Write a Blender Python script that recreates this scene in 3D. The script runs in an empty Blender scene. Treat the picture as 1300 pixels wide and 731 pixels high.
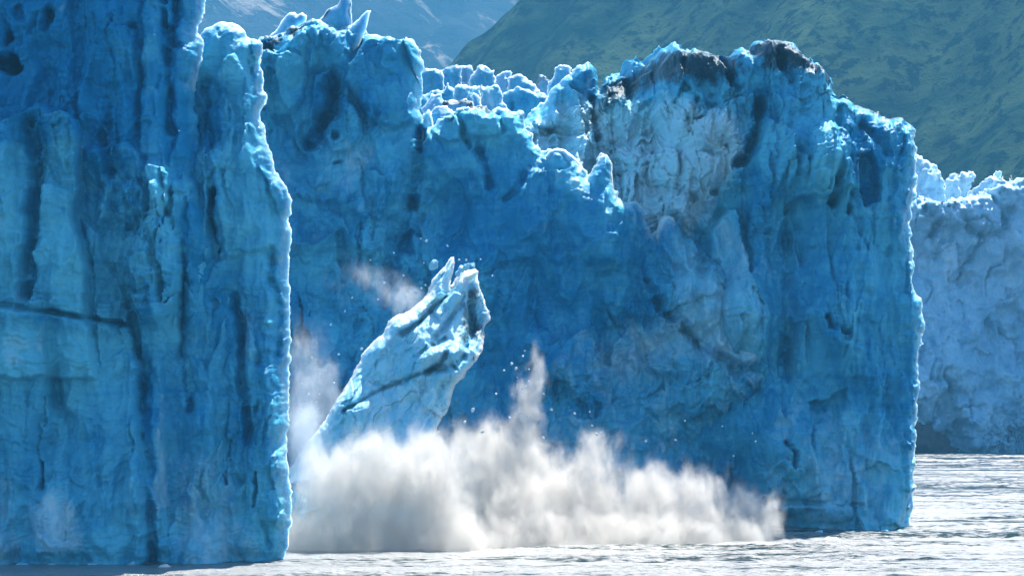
import bpy, math, random
import numpy as np
R = math.radians
F32 = np.float32
# ------------------------------------------------------------------ scene, camera
sc = bpy.context.scene
COL = sc.collection
FPX, HOR, HC = 3686.0, 500.0, 17.5          # focal length in px of the 1300 px photo, horizon row, eye height
SUN_EL, SUN_AZ = 58.0, 25.0                 # sun stands behind the ice, to the right

def px(u, v, D):
    return (u - 650.0) / FPX * D, HC - (v - HOR) / FPX * D

RELIEF, FEAT = 1.75, 1.6
# ------------------------------------------------------------------ noise
_rng = np.random.RandomState(7)
_P = _rng.permutation(256).astype(np.int32); _P = np.concatenate([_P, _P])
_A = _rng.rand(256).astype(F32) * 2 * np.pi
_GX, _GY = np.cos(_A), np.sin(_A)
_R1, _R2, _R3, _R4, _R5 = [_rng.rand(256).astype(F32) for _ in range(5)]

def _h(ix, iy, s):
    return _P[(_P[(ix + s * 37) & 255] + iy + s * 101) & 255]

def gn(x, y, s=0):
    x0 = np.floor(x); y0 = np.floor(y)
    fx = (x - x0).astype(F32); fy = (y - y0).astype(F32)
    ix = x0.astype(np.int32); iy = y0.astype(np.int32)
    def d(i, j):
        k = _h(ix + i, iy + j, s)
        return _GX[k] * (fx - i) + _GY[k] * (fy - j)
    u = fx * fx * fx * (fx * (fx * 6 - 15) + 10); w = fy * fy * fy * (fy * (fy * 6 - 15) + 10)
    a = d(0, 0); b = d(1, 0); c = d(0, 1); e = d(1, 1)
    return (a + u * (b - a)) * (1 - w) + (c + u * (e - c)) * w

def fbm(x, y, o=4, s=0, g=0.5):
    r = 0; a = 1.0
    for k in range(o):
        r = r + a * gn(x, y, s + k * 3); x = x * 2.03 + 11.3; y = y * 2.03 + 5.7; a *= g
    return r * 1.5

def ridged(x, y, o=4, s=0):
    r = 0; a = 1.0
    for k in range(o):
        r = r + a * (1 - 2.4 * np.abs(gn(x, y, s + k * 3))); x = x * 2.1 + 3.1; y = y * 2.1 + 7.7; a *= 0.5
    return r * 0.55

def blk(x, y, s=0, k=1.0, tilt=1.1):
    """convex broken blocks: upper envelope of randomly tilted, gently domed plates, one per jittered cell"""
    x0 = np.floor(x); y0 = np.floor(y)
    fx = (x - x0).astype(F32); fy = (y - y0).astype(F32)
    ix = x0.astype(np.int32); iy = y0.astype(np.int32)
    best = np.full(x.shape, -9, F32)
    for i in (-1, 0, 1):
        for j in (-1, 0, 1):
            h = _h(ix + i, iy + j, s)
            dx = fx - i - (0.1 + 0.8 * _R1[h]); dy = fy - j - (0.1 + 0.8 * _R2[h])
            v = 0.7 * _R3[h] + tilt * ((_R4[h] - .5) * dx + (_R5[h] - .5) * dy) - k * (dx * dx + dy * dy)
            np.maximum(best, v, out=best)
    return best - 0.25

def tooth(x, y, s=0):
    """overlapping upright slabs with pointed or stepped tops, standing in front of one another; also a random tone per slab"""
    x0 = np.floor(x); y0 = np.floor(y)
    fx = (x - x0).astype(F32); fy = (y - y0).astype(F32)
    ix = x0.astype(np.int32); iy = y0.astype(np.int32)
    best = np.zeros(x.shape, F32); tn = np.zeros(x.shape, F32)
    for i in (-1, 0, 1):
        for j in (-1, 0, 1, 2):
            h = _h(ix + i, iy + j, s)
            dx = fx - i - (0.1 + 0.8 * _R1[h]); below = (j + 0.1 + 0.8 * _R2[h]) - fy
            dx = dx + .35 * (_R4[h] - .5) * below
            w = .22 + .38 * _R3[h]; h0 = .12 + .9 * _R5[h] * _R4[h]
            hw = w * np.clip(below / h0, 0, 1) ** .75
            m = np.clip((hw - np.abs(dx)) / .07, 0, 1) * (below > 0)
            v = m * (.35 + .65 * _R4[h]) * np.clip(1 - below / (1.1 + .7 * _R5[h]), 0, 1) + m * .5 * (_R3[h] - .5) * dx
            tn = np.where(v > best, _R1[(h * 7 + 3) & 255] - .5, tn)
            best = np.maximum(best, v)
    return best, tn

def sstep(a, b, x):
    t = np.clip((x - a) / (b - a), 0, 1)
    return t * t * (3 - 2 * t)

def sdf(poly, X, Y):
    """signed distance to a polygon, positive inside"""
    d2 = np.full(X.shape, 1e12, F32); ins = np.zeros(X.shape, bool)
    n = len(poly)
    for i in range(n):
        ax, ay = poly[i]; bx, by = poly[(i + 1) % n]
        ex, ey = bx - ax, by - ay
        wx = X - ax; wy = Y - ay
        t = np.clip((wx * ex + wy * ey) / (ex * ex + ey * ey + 1e-9), 0, 1)
        np.minimum(d2, (wx - ex * t) ** 2 + (wy - ey * t) ** 2, out=d2)
        if abs(by - ay) > 1e-9:
            c = ((ay <= Y) != (by <= Y)) & (X < ax + (Y - ay) * ex / (by - ay))
            ins ^= c
    d = np.sqrt(d2)
    return np.where(ins, d, -d).astype(F32)

def pdist(line, X, Y):
    d2 = np.full(X.shape, 1e12, F32)
    for (ax, ay), (bx, by) in zip(line[:-1], line[1:]):
        ex, ey = bx - ax, by - ay
        t = np.clip(((X - ax) * ex + (Y - ay) * ey) / (ex * ex + ey * ey + 1e-9), 0, 1)
        np.minimum(d2, (X - ax - ex * t) ** 2 + (Y - ay - ey * t) ** 2, out=d2)
    return np.sqrt(d2)

# ------------------------------------------------------------------ mesh and tags
def mesh_obj(name, V, Q, mat, parent=None, attrs=None, smooth=True):
    me = bpy.data.meshes.new(name)
    V = np.asarray(V, F32); Q = np.asarray(Q, np.int32); k = Q.shape[1]
    me.vertices.add(len(V)); me.vertices.foreach_set('co', V.ravel())
    me.loops.add(Q.size); me.loops.foreach_set('vertex_index', Q.ravel())
    me.polygons.add(len(Q)); me.polygons.foreach_set('loop_start', np.arange(0, Q.size, k, dtype=np.int32))
    me.update(calc_edges=True)
    if smooth: me.polygons.foreach_set('use_smooth', np.ones(len(Q), bool))
    for n, a in (attrs or {}).items():
        at = me.attributes.new(n, 'FLOAT', 'POINT'); at.data.foreach_set('value', np.asarray(a, F32).ravel())
    me.materials.append(mat)
    o = bpy.data.objects.new(name, me); COL.objects.link(o)
    if parent: o.parent = parent
    return o

def tag(o, label=None, cat=None, group=None, kind=None):
    if label: o['label'] = label
    if cat: o['category'] = cat
    if group: o['group'] = group
    if kind: o['kind'] = kind
    return o

def empty(name, loc=(0, 0, 0)):
    e = bpy.data.objects.new(name, None); COL.objects.link(e); e.location = loc
    return e

# ------------------------------------------------------------------ materials
class NT:
    def __init__(s, name):
        s.m = bpy.data.materials.new(name); s.m.use_nodes = True
        s.t = s.m.node_tree; s.t.nodes.clear()
        s.out = s.n('ShaderNodeOutputMaterial')
    def n(s, typ, **kw):
        nd = s.t.nodes.new(typ)
        for k, v in kw.items(): setattr(nd, k, v)
        return nd
    def set(s, sock, v):
        if isinstance(v, bpy.types.NodeSocket): s.t.links.new(v, sock)
        else: sock.default_value = v
    def math(s, op, a, b=0.0, c=None, clamp=False):
        nd = s.n('ShaderNodeMath', operation=op, use_clamp=clamp)
        s.set(nd.inputs[0], a); s.set(nd.inputs[1], b)
        if c is not None: s.set(nd.inputs[2], c)
        return nd.outputs[0]
    def vmath(s, op, a, b):
        nd = s.n('ShaderNodeVectorMath', operation=op); s.set(nd.inputs[0], a); s.set(nd.inputs[1], b)
        return nd.outputs[1] if op in ('LENGTH', 'DISTANCE', 'DOT_PRODUCT') else nd.outputs[0]
    def coord(s, scale=(1, 1, 1), rot=(0, 0, 0), kind='Object'):
        tc = s.n('ShaderNodeTexCoord'); mp = s.n('ShaderNodeMapping')
        mp.inputs['Scale'].default_value = scale; mp.inputs['Rotation'].default_value = rot
        s.t.links.new(tc.outputs[kind], mp.inputs['Vector'])
        return mp.outputs[0]
    def noise(s, vec, scale, detail=5, rough=0.55, dist=0.0, out=0):
        nd = s.n('ShaderNodeTexNoise'); s.set(nd.inputs['Vector'], vec)
        nd.inputs['Scale'].default_value = scale; nd.inputs['Detail'].default_value = detail
        nd.inputs['Roughness'].default_value = rough; nd.inputs['Distortion'].default_value = dist
        return nd.outputs[out]
    def mr(s, v, a, b, c=0.0, d=1.0, smooth=False):
        nd = s.n('ShaderNodeMapRange'); nd.interpolation_type = 'SMOOTHSTEP' if smooth else 'LINEAR'
        s.set(nd.inputs[0], v)
        for i, q in enumerate((a, b, c, d)): nd.inputs[i + 1].default_value = q
        return nd.outputs[0]
    def mix(s, f, a, b, blend='MIX'):
        nd = s.n('ShaderNodeMix', data_type='RGBA', blend_type=blend)
        s.set(nd.inputs[0], f)
        for i, q in ((6, a), (7, b)):
            s.set(nd.inputs[i], q if isinstance(q, bpy.types.NodeSocket) else tuple(q) + (1.0,))
        return nd.outputs[2]
    def attr(s, n):
        return s.n('ShaderNodeAttribute', attribute_name=n).outputs['Fac']
    def bump(s, h, strength, dist, normal=None):
        nd = s.n('ShaderNodeBump'); s.set(nd.inputs['Height'], h)
        nd.inputs['Strength'].default_value = strength; nd.inputs['Distance'].default_value = dist
        if normal: s.set(nd.inputs['Normal'], normal)
        return nd.outputs[0]
    def bsdf(s, **kw):
        nd = s.n('ShaderNodeBsdfPrincipled')
        for k, v in kw.items():
            s.set(nd.inputs[k.replace('_', ' ')], v if not (isinstance(v, tuple) and len(v) == 3 and k.endswith('Color')) else v + (1.0,))
        s.t.links.new(nd.outputs[0], s.out.inputs['Surface'])
        return nd

def ice_material(name, deep, pale, crust, sss=0.7, scale=1.0, detail=1.0, strata=0.5):
    t = NT(name)
    co = t.coord()
    tall = t.coord(scale=(1, 1, 0.22))
    flat = t.coord(scale=(0.10, 0.10, 1.0))
    big = t.noise(co, 0.11, 6, 0.6, 0.6)
    streak = t.noise(tall, 0.55, 6, 0.6, 0.4)
    lay = t.noise(flat, 0.75, 7, 0.68, 0.5)
    fine = t.noise(co, 1.6, 6, 0.65)
    f = t.math('ADD', t.math('ADD', t.math('MULTIPLY', big, 1.3), -.2), t.math('MULTIPLY', streak, 0.8))
    f = t.math('ADD', f, t.math('MULTIPLY', t.math('SUBTRACT', fine, 0.5), 0.5))
    f = t.math('ADD', f, t.math('MULTIPLY', t.math('SUBTRACT', lay, 0.5), strata))
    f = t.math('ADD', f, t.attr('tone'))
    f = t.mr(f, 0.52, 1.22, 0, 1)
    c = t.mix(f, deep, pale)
    band = t.mr(lay, 0.60, 0.72, 0, 0.45 * strata + 0.1, True)
    c = t.mix(band, c, tuple(q * 0.72 for q in deep))
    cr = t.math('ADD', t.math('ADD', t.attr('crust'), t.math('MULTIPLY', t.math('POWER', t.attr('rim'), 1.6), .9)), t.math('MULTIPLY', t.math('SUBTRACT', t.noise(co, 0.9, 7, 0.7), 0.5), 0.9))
    cr = t.math('ADD', cr, t.mr(t.noise(t.coord(scale=(1, 1, .5)), .16, 5, .6, .8), .52, .72, 0, .38))
    cr = t.mr(cr, 0.22, 0.85, 0, 1)
    c = t.mix(t.math('MULTIPLY', cr, 0.92), c, crust)
    dn = t.math('ADD', t.attr('dirt'), t.math('MULTIPLY', t.math('SUBTRACT', t.noise(t.coord(scale=(1, 1, .8)), 0.42, 8, 0.72, .8), 0.5), 2.2))
    d = t.math('MULTIPLY', t.mr(dn, 0.42, 0.95, 0, 0.93, True), t.mr(t.attr('dirt'), 0.0, 0.08))
    c = t.mix(d, c, (0.03, 0.045, 0.055))
    h = t.math('ADD', t.noise(co, 0.8, 8, 0.62), t.math('MULTIPLY', t.noise(flat, 2.2, 4, 0.6), 0.35 * strata))
    nrm = t.bump(h, 0.7 * detail, 0.42)
    b = t.bsdf(Base_Color=c, Specular_IOR_Level=.4, Roughness=t.mr(fine, 0.3, 0.7, 0.32, 0.6), Normal=nrm, IOR=1.31)
    t.set(b.inputs['Subsurface Weight'], t.math('ADD', sss, t.math('MULTIPLY', t.attr('rim'), .95 - sss)))
    t.set(b.inputs['Subsurface Scale'], t.math('ADD', scale * .28, t.math('MULTIPLY', t.attr('rim'), scale * 1.1)))
    t.set(b.inputs['Subsurface Radius'], t.mix(t.math('POWER', t.attr('rim'), 1.5), (0.14, 0.70, 1.2), (1.0, 1.2, 1.35)))
    b.inputs['Subsurface Anisotropy'].default_value = 0.3
    return t.m

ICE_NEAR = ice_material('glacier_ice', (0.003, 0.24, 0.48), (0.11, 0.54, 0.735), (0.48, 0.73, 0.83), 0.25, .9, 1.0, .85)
ICE_MID = ice_material('fractured_ice', (0.02, 0.29, 0.52), (0.20, 0.55, 0.75), (0.72, 0.82, 0.89), 0.3, 1.0, 1.0, 0.3)
ICE_BERG = ice_material('fresh_ice', (0.15, 0.54, 0.74), (0.52, 0.79, 0.89), (0.88, 0.93, 0.96), 0.35, 1.0, 1.0, 0.15)
ICE_CHIP = ice_material('broken_ice', (0.60, 0.74, 0.82), (0.84, 0.90, 0.94), (0.94, 0.96, 0.97), 0.0, .2)
ICE_FAR = ice_material('weathered_ice', (0.18, 0.44, 0.66), (0.36, 0.61, 0.77), (0.60, 0.76, 0.85), 0.5, 1.0, 1.0, 0.2)

# ------------------------------------------------------------------ ice bodies
def ice_mass(name, outline, D, thick, Rf, cell, mat, layers, feats=(), ctrl=None, edge=0.35, wedge=1.1, seed=0, parent=None,
             warp=3.0, relief=None, rimw=1.0, notch=.9, dirt_top=0.0, crust_top=0.0, base_crust=0.0):
    pts = []
    for p in outline:
        pts.append(px(p[0], p[1], p[2] if len(p) > 2 else D))
    pts = np.array(pts, float)
    x0, z0 = pts.min(0) - 2 * cell - edge; x1, z1 = pts.max(0) + 2 * cell + edge
    nx = int((x1 - x0) / cell) + 2; nz = int((z1 - z0) / cell) + 2
    X, Z = np.meshgrid(np.linspace(x0, x1, nx).astype(F32), np.linspace(z0, z1, nz).astype(F32))
    s = seed * 13 + 1
    ew = 1.0
    wx = X + edge * 1.2 * fbm(X * .55, Z * .55, 4, s + 50); wz = Z + edge * 1.2 * fbm(X * .55, Z * .55, 4, s + 60)
    d = sdf(pts, wx, wz)
    d += edge * 0.35 * (blk(X * .9, Z * .9, s + 5) - .2)
    # photo-pixel coordinates of the grid, gently warped, for traced features
    k = FPX / D
    U = 650 + X * k; W = HOR - (Z - HC) * k
    wpx = warp * (0.117 * k / 1.2)
    Uw = U + wpx * (fbm(X * .35, Z * .35, 4, s + 70) + .55 * blk(X * .8, Z * .5, s + 72, 1, 2)); Ww = W + wpx * (fbm(X * .35, Z * .35, 4, s + 80) + .55 * blk(X * .5, Z * .8, s + 82, 1, 2))
    brk = .72 + .4 * sstep(-.35, .3, fbm(X * .45, Z * .45, 3, s + 85))
    h = np.zeros_like(X); dirt = np.zeros_like(X); tone = np.zeros_like(X); rimk = np.ones_like(X); crust = np.full_like(X, base_crust)
    if ctrl:
        num = np.zeros_like(X); den = np.zeros_like(X)
        for (cu, cv, ch) in ctrl:
            w = 1.0 / ((U - cu) ** 2 + (W - cv) ** 2 + 900.0) ** 1.6
            num += w * ch; den += w
        h += num / den
    hc = h.copy()
    gain = np.ones_like(X)
    for f in feats:
        if f[0] == 'calm':                      # region where the fracture relief is weaker or stronger
            m = sstep(-f[3], f[3], sdf(f[1], Uw, Ww)); gain = gain * (1 - m) + f[2] * m * gain
    gain = gain * (.22 + 1.1 * sstep(-.4, .5, fbm(X / 11, Z / 14, 3, s + 97)))
    # domain warp for the natural relief
    qx = X + 1.1 * fbm(X * .22, Z * .12, 3, s + 90); qz = Z + 1.6 * fbm(X * .22, Z * .22, 3, s + 95)
    for L in layers:
        kind, sx, sz, amp = L[:4]; rot = L[4] if len(L) > 4 else 0.0
        ca, sa = math.cos(rot), math.sin(rot)
        ax = (qx * ca + qz * sa) / sx; az = (-qx * sa + qz * ca) / sz
        s += 7
        if kind == 'too':
            ax = (X + .35 * fbm(X * .6, Z * .4, 3, s + 3)) / sx; az = (Z + .5 * fbm(X * .5, Z * .5, 3, s + 4)) / sz
            ax, az = ax * ca + az * sa, -ax * sa + az * ca
            v, tn = tooth(ax, az, s); tone += .30 * tn * np.minimum(v * 4, 1) * np.minimum(gain, 1)
            h += (relief or RELIEF) * amp * v * np.minimum(gain + .25, 1.3); continue
        if kind == 'fbm': v = fbm(ax, az, 5, s)
        elif kind == 'blk': v = blk(ax, az, s)
        elif kind == 'fac': v = blk(ax, az, s, .30, 2.2)
        elif kind == 'sfa': v = -blk(ax, az, s, .30, 2.2)
        elif kind == 'scl': v = -blk(ax, az, s)
        elif kind == 'rid': v = ridged(ax, az, 4, s)
        elif kind == 'fis':                     # thin fissures along cell borders, patchy
            v = -np.exp(-(gn(ax, az, s) / 0.035) ** 2) * sstep(0.0, 0.35, gn(ax * .6 + 9, az * .6, s + 2))
        h += (relief or RELIEF) * amp * v * (gain if sx < 4 else 1)
    for f in feats:
        f = list(f)
        if f[0] in ('block', 'slab', 'rough'): f[2] *= FEAT
        if f[0] == 'crack': f[3] *= FEAT
        if f[0] == 'pit': f[6] *= 1.3 if f[6] > 4 else .75
        if f[0] == 'block':                     # polygon stands proud (or recedes) by lift, bevel in px
            h += f[2] * sstep(-f[3] * .25, f[3] * .6, sdf(f[1], Uw, Ww))
        elif f[0] == 'slab':                    # proud at its top edge only, fading downward over f[4] px
            poly = f[1]; top = min(p[1] for p in poly)
            h += f[2] * sstep(-f[3] * .25, f[3] * .6, sdf(poly, Uw, Ww)) * np.clip(1 - (Ww - top) / f[4], 0, 1)
        elif f[0] == 'crack':
            h -= f[3] * brk * np.exp(-(pdist(f[1], Uw, Ww) / (f[2] * (.45 + .6 * brk))) ** 2)
        elif f[0] == 'pit':
            r2 = ((Uw - f[1]) / f[4]) ** 2 + ((Ww - f[2]) / f[5]) ** 2
            rr_ = np.sqrt(r2) + .55 * fbm(X * .45, Z * .3, 4, s + 41) + .5 * (blk(X * .6, Z * .4, s + 42, 1, 2) - .1)
            h -= f[6] * (1 - sstep(0.25, 1.15, rr_))
        elif f[0] == 'rough':
            m = sstep(-f[3], f[3], sdf(f[1], Uw, Ww)); a = f[2]; sc_ = f[4] if len(f) > 4 else 1.0
            h += m * a * (1.15 * blk(qx / (2.6 * sc_), qz / (2.8 * sc_), s + 31, .7, 2.6) + .5 * blk(qx / (1.15 * sc_) + 5, qz / (1.1 * sc_), s + 33, .7, 2.6)
                          + .22 * blk(qx / (.45 * sc_), qz / (.45 * sc_), s + 35, 1.4, 1.8))
        elif f[0] == 'dirt':
            m = sstep(-f[3], f[3], sdf(f[1], Uw, Ww)); dirt = np.maximum(dirt, m * f[2])
        elif f[0] == 'dark_line':  # darkens along a line: dirty crests, carved cracks and pits
            dirt = np.maximum(dirt, f[3] * np.exp(-(pdist(f[1], Uw, Ww) / f[2]) ** 2))
        elif f[0] == 'tone':  # ice colour shift
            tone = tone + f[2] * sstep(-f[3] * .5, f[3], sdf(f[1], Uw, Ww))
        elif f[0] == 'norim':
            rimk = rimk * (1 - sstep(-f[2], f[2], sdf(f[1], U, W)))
        elif f[0] == 'crust':
            crust = crust + f[2] * sstep(-f[3], f[3], sdf(f[1], Uw, Ww))
    if dirt_top: dirt = np.maximum(dirt, dirt_top * np.exp(-np.maximum(d, 0) / 1.1))
    if crust_top: crust = crust + crust_top * np.exp(-np.maximum(d, 0) / 0.9)
    h -= notch * (1 - sstep(.2, 2.2 + 1.2 * fbm(X * .25, X * 0 + 3, 3, s + 44), Z))
    t = np.clip(d / Rf, 0, 1)
    pil = Rf * (1 - (1 - t) ** 1.9)
    rim = np.exp(-np.maximum(d, 0) / rimw) * rimk  # edge mask; whitens the colour there as snow crust and painted backlit glow
    fade = 0.35 + 0.65 * sstep(0, 1.5, d)
    H = hc + (h - hc) * fade if ctrl else h * fade
    if not ctrl: hc = np.zeros_like(h)
    yf = D - H - pil
    ed = np.exp(-np.maximum(d, 0) / 2.5)
    yb = D - H * ed - hc * (1 - ed) + np.minimum(thick, wedge * (.3 * np.maximum(d, 0) + .22 * np.maximum(d, 0) ** 2))
    dp = np.maximum(d, 0)
    yb = np.maximum(yb, yf + np.minimum(.7 * dp + .3 * dp * dp, thick * .6))
    inside = d > 0
    keep = inside[:-1, :-1] | inside[1:, :-1] | inside[:-1, 1:] | inside[1:, 1:]
    outer = ~inside
    gz, gx = np.gradient(d, z1 / 1.0 if False else (Z[1, 0] - Z[0, 0]), X[0, 1] - X[0, 0])
    g2 = gx * gx + gz * gz + 1e-4
    mv = np.clip(-d / g2, 0, 1e9) * outer
    mx = np.clip(mv * gx, -1.5 * cell, 1.5 * cell); mz = np.clip(mv * gz, -1.5 * cell, 1.5 * cell)
    XX = X + mx; ZZ = Z + mz
    used = np.zeros(X.shape, bool)
    used[:-1, :-1] |= keep; used[1:, :-1] |= keep; used[:-1, 1:] |= keep; used[1:, 1:] |= keep
    fi = np.full(X.shape, -1, np.int32); nf = int(used.sum()); fi[used] = np.arange(nf)
    ui = used & inside
    bi = fi.copy(); nb = int(ui.sum()); bi[ui] = nf + np.arange(nb)
    V = np.concatenate([np.stack([XX[used], yf[used], ZZ[used]], 1), np.stack([XX[ui], yb[ui], ZZ[ui]], 1)])
    def quads(I, flip):
        q = np.stack([I[:-1, :-1][keep], I[:-1, 1:][keep], I[1:, 1:][keep], I[1:, :-1][keep]], 1)
        return q[:, ::-1] if flip else q
    Q = np.concatenate([quads(fi, False), quads(bi, True)])
    at = {n: np.concatenate([a[used], a[ui]]) for n, a in (('dirt', dirt), ('crust', crust), ('rim', rim), ('tone', tone))}
    c = np.array([V[:, 0].mean(), D, 0.0], F32)
    o = mesh_obj(name, V - c, Q, mat, parent, at)
    o.location = c
    return o

HAZE, SKY, SUN, EXPO = 0.00012, 0.095, 5.0, 1.06
# ------------------------------------------------------------------ the near cliff at the left
COLUMNAR = [('fbm', 9, 26, 1.6), ('blk', 8, 30, 1.8), ('blk', 4.2, 22, 1.5), ('fac', 2.4, 9, 1.0), ('sfa', 1.7, 5, .3), ('fbm', 9, .45, .10), ('too', 5, 15, 1.0), ('too', 2.3, 6, .55), ('fac', .8, 1.6, .10),
            ('fbm', .7, .5, .10)]
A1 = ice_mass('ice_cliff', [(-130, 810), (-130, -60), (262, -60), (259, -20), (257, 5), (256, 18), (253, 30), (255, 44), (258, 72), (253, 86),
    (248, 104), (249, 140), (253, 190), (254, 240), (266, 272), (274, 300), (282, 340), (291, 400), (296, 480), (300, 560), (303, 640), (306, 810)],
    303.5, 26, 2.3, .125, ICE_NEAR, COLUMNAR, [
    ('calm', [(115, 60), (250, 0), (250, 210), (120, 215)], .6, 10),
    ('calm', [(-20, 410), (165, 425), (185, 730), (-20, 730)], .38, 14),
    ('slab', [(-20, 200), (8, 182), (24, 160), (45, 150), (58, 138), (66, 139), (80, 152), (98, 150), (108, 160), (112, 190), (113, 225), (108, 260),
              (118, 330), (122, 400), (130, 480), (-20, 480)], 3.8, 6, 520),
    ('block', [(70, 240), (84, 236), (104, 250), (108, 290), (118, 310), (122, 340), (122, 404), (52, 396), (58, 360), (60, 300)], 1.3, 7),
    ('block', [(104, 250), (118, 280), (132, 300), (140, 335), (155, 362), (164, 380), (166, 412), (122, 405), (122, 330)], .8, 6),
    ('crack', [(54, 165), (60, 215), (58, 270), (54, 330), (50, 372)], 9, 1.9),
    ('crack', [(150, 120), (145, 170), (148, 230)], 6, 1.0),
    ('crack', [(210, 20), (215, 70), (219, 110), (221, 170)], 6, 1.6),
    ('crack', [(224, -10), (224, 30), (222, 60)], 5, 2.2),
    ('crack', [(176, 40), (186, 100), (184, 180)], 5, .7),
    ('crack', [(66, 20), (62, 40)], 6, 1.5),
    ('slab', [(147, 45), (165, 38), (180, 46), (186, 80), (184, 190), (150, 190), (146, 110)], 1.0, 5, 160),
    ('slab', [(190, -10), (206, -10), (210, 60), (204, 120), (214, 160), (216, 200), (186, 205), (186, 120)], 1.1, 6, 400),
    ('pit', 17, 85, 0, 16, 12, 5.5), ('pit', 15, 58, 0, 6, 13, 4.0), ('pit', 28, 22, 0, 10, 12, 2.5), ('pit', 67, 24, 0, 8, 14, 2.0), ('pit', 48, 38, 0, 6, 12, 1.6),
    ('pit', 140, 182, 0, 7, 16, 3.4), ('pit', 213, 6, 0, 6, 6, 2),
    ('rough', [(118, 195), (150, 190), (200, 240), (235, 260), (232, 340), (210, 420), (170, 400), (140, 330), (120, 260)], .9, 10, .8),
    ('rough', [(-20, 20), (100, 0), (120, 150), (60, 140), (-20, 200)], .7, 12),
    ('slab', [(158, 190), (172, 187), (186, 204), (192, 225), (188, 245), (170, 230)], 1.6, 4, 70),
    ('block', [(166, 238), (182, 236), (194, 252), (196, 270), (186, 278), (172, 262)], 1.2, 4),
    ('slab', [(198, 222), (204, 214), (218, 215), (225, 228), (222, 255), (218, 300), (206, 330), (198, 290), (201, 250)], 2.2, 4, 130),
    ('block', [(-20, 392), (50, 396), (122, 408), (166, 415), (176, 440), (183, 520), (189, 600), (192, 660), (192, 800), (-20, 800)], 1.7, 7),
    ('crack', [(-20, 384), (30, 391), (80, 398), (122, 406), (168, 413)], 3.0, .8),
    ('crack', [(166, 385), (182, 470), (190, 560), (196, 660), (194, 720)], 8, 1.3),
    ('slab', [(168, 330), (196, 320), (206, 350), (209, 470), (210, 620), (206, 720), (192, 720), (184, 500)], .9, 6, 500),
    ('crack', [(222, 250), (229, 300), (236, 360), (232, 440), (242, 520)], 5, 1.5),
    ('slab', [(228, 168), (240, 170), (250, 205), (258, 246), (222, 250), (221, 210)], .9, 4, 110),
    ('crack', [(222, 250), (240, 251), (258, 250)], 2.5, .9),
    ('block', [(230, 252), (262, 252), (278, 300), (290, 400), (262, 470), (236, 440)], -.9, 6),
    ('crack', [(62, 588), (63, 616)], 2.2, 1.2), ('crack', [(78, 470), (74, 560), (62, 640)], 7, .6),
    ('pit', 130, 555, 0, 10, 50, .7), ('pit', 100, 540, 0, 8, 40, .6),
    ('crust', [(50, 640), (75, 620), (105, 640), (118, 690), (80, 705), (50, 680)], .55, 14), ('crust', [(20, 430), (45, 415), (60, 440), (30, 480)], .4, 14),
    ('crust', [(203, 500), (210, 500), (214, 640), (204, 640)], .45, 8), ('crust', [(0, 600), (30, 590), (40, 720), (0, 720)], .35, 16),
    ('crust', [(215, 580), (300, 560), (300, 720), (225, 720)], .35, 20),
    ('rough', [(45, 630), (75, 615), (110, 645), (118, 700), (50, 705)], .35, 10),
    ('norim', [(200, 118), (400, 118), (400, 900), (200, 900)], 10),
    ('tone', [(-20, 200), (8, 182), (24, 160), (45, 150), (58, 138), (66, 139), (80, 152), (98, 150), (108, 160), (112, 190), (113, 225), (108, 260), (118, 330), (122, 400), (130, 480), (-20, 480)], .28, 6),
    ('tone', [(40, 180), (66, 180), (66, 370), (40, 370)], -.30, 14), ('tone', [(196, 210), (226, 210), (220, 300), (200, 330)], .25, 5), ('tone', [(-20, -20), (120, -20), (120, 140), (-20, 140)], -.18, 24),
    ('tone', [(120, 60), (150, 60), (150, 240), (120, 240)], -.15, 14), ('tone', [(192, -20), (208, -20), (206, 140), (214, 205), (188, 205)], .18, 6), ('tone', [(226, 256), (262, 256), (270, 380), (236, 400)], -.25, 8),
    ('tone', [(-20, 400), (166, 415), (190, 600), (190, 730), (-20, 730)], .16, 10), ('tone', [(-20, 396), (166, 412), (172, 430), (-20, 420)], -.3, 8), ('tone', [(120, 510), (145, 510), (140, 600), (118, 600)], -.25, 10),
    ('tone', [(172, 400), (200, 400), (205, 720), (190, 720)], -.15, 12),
    ('tone', [(-20, -20), (260, -20), (260, 215), (-20, 215)], -.48, 60), ('dirt', [(14, 48), (24, 52), (30, 90), (8, 98)], .5, 6), ('dark_line', [(20, 14), (36, 4)], 5, .5), ('dark_line', [(-10, 388), (60, 398), (122, 407), (168, 414)], 3, .32),  # ledge line and cave patch: overhang and hole shade painted in as dark colour
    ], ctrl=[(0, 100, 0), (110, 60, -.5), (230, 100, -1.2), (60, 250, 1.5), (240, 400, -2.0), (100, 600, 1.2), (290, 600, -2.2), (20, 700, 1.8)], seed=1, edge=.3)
tag(A1, 'massive near ice cliff filling the left edge, banded deep blue with a dark cave hole', 'ice cliff')

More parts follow.
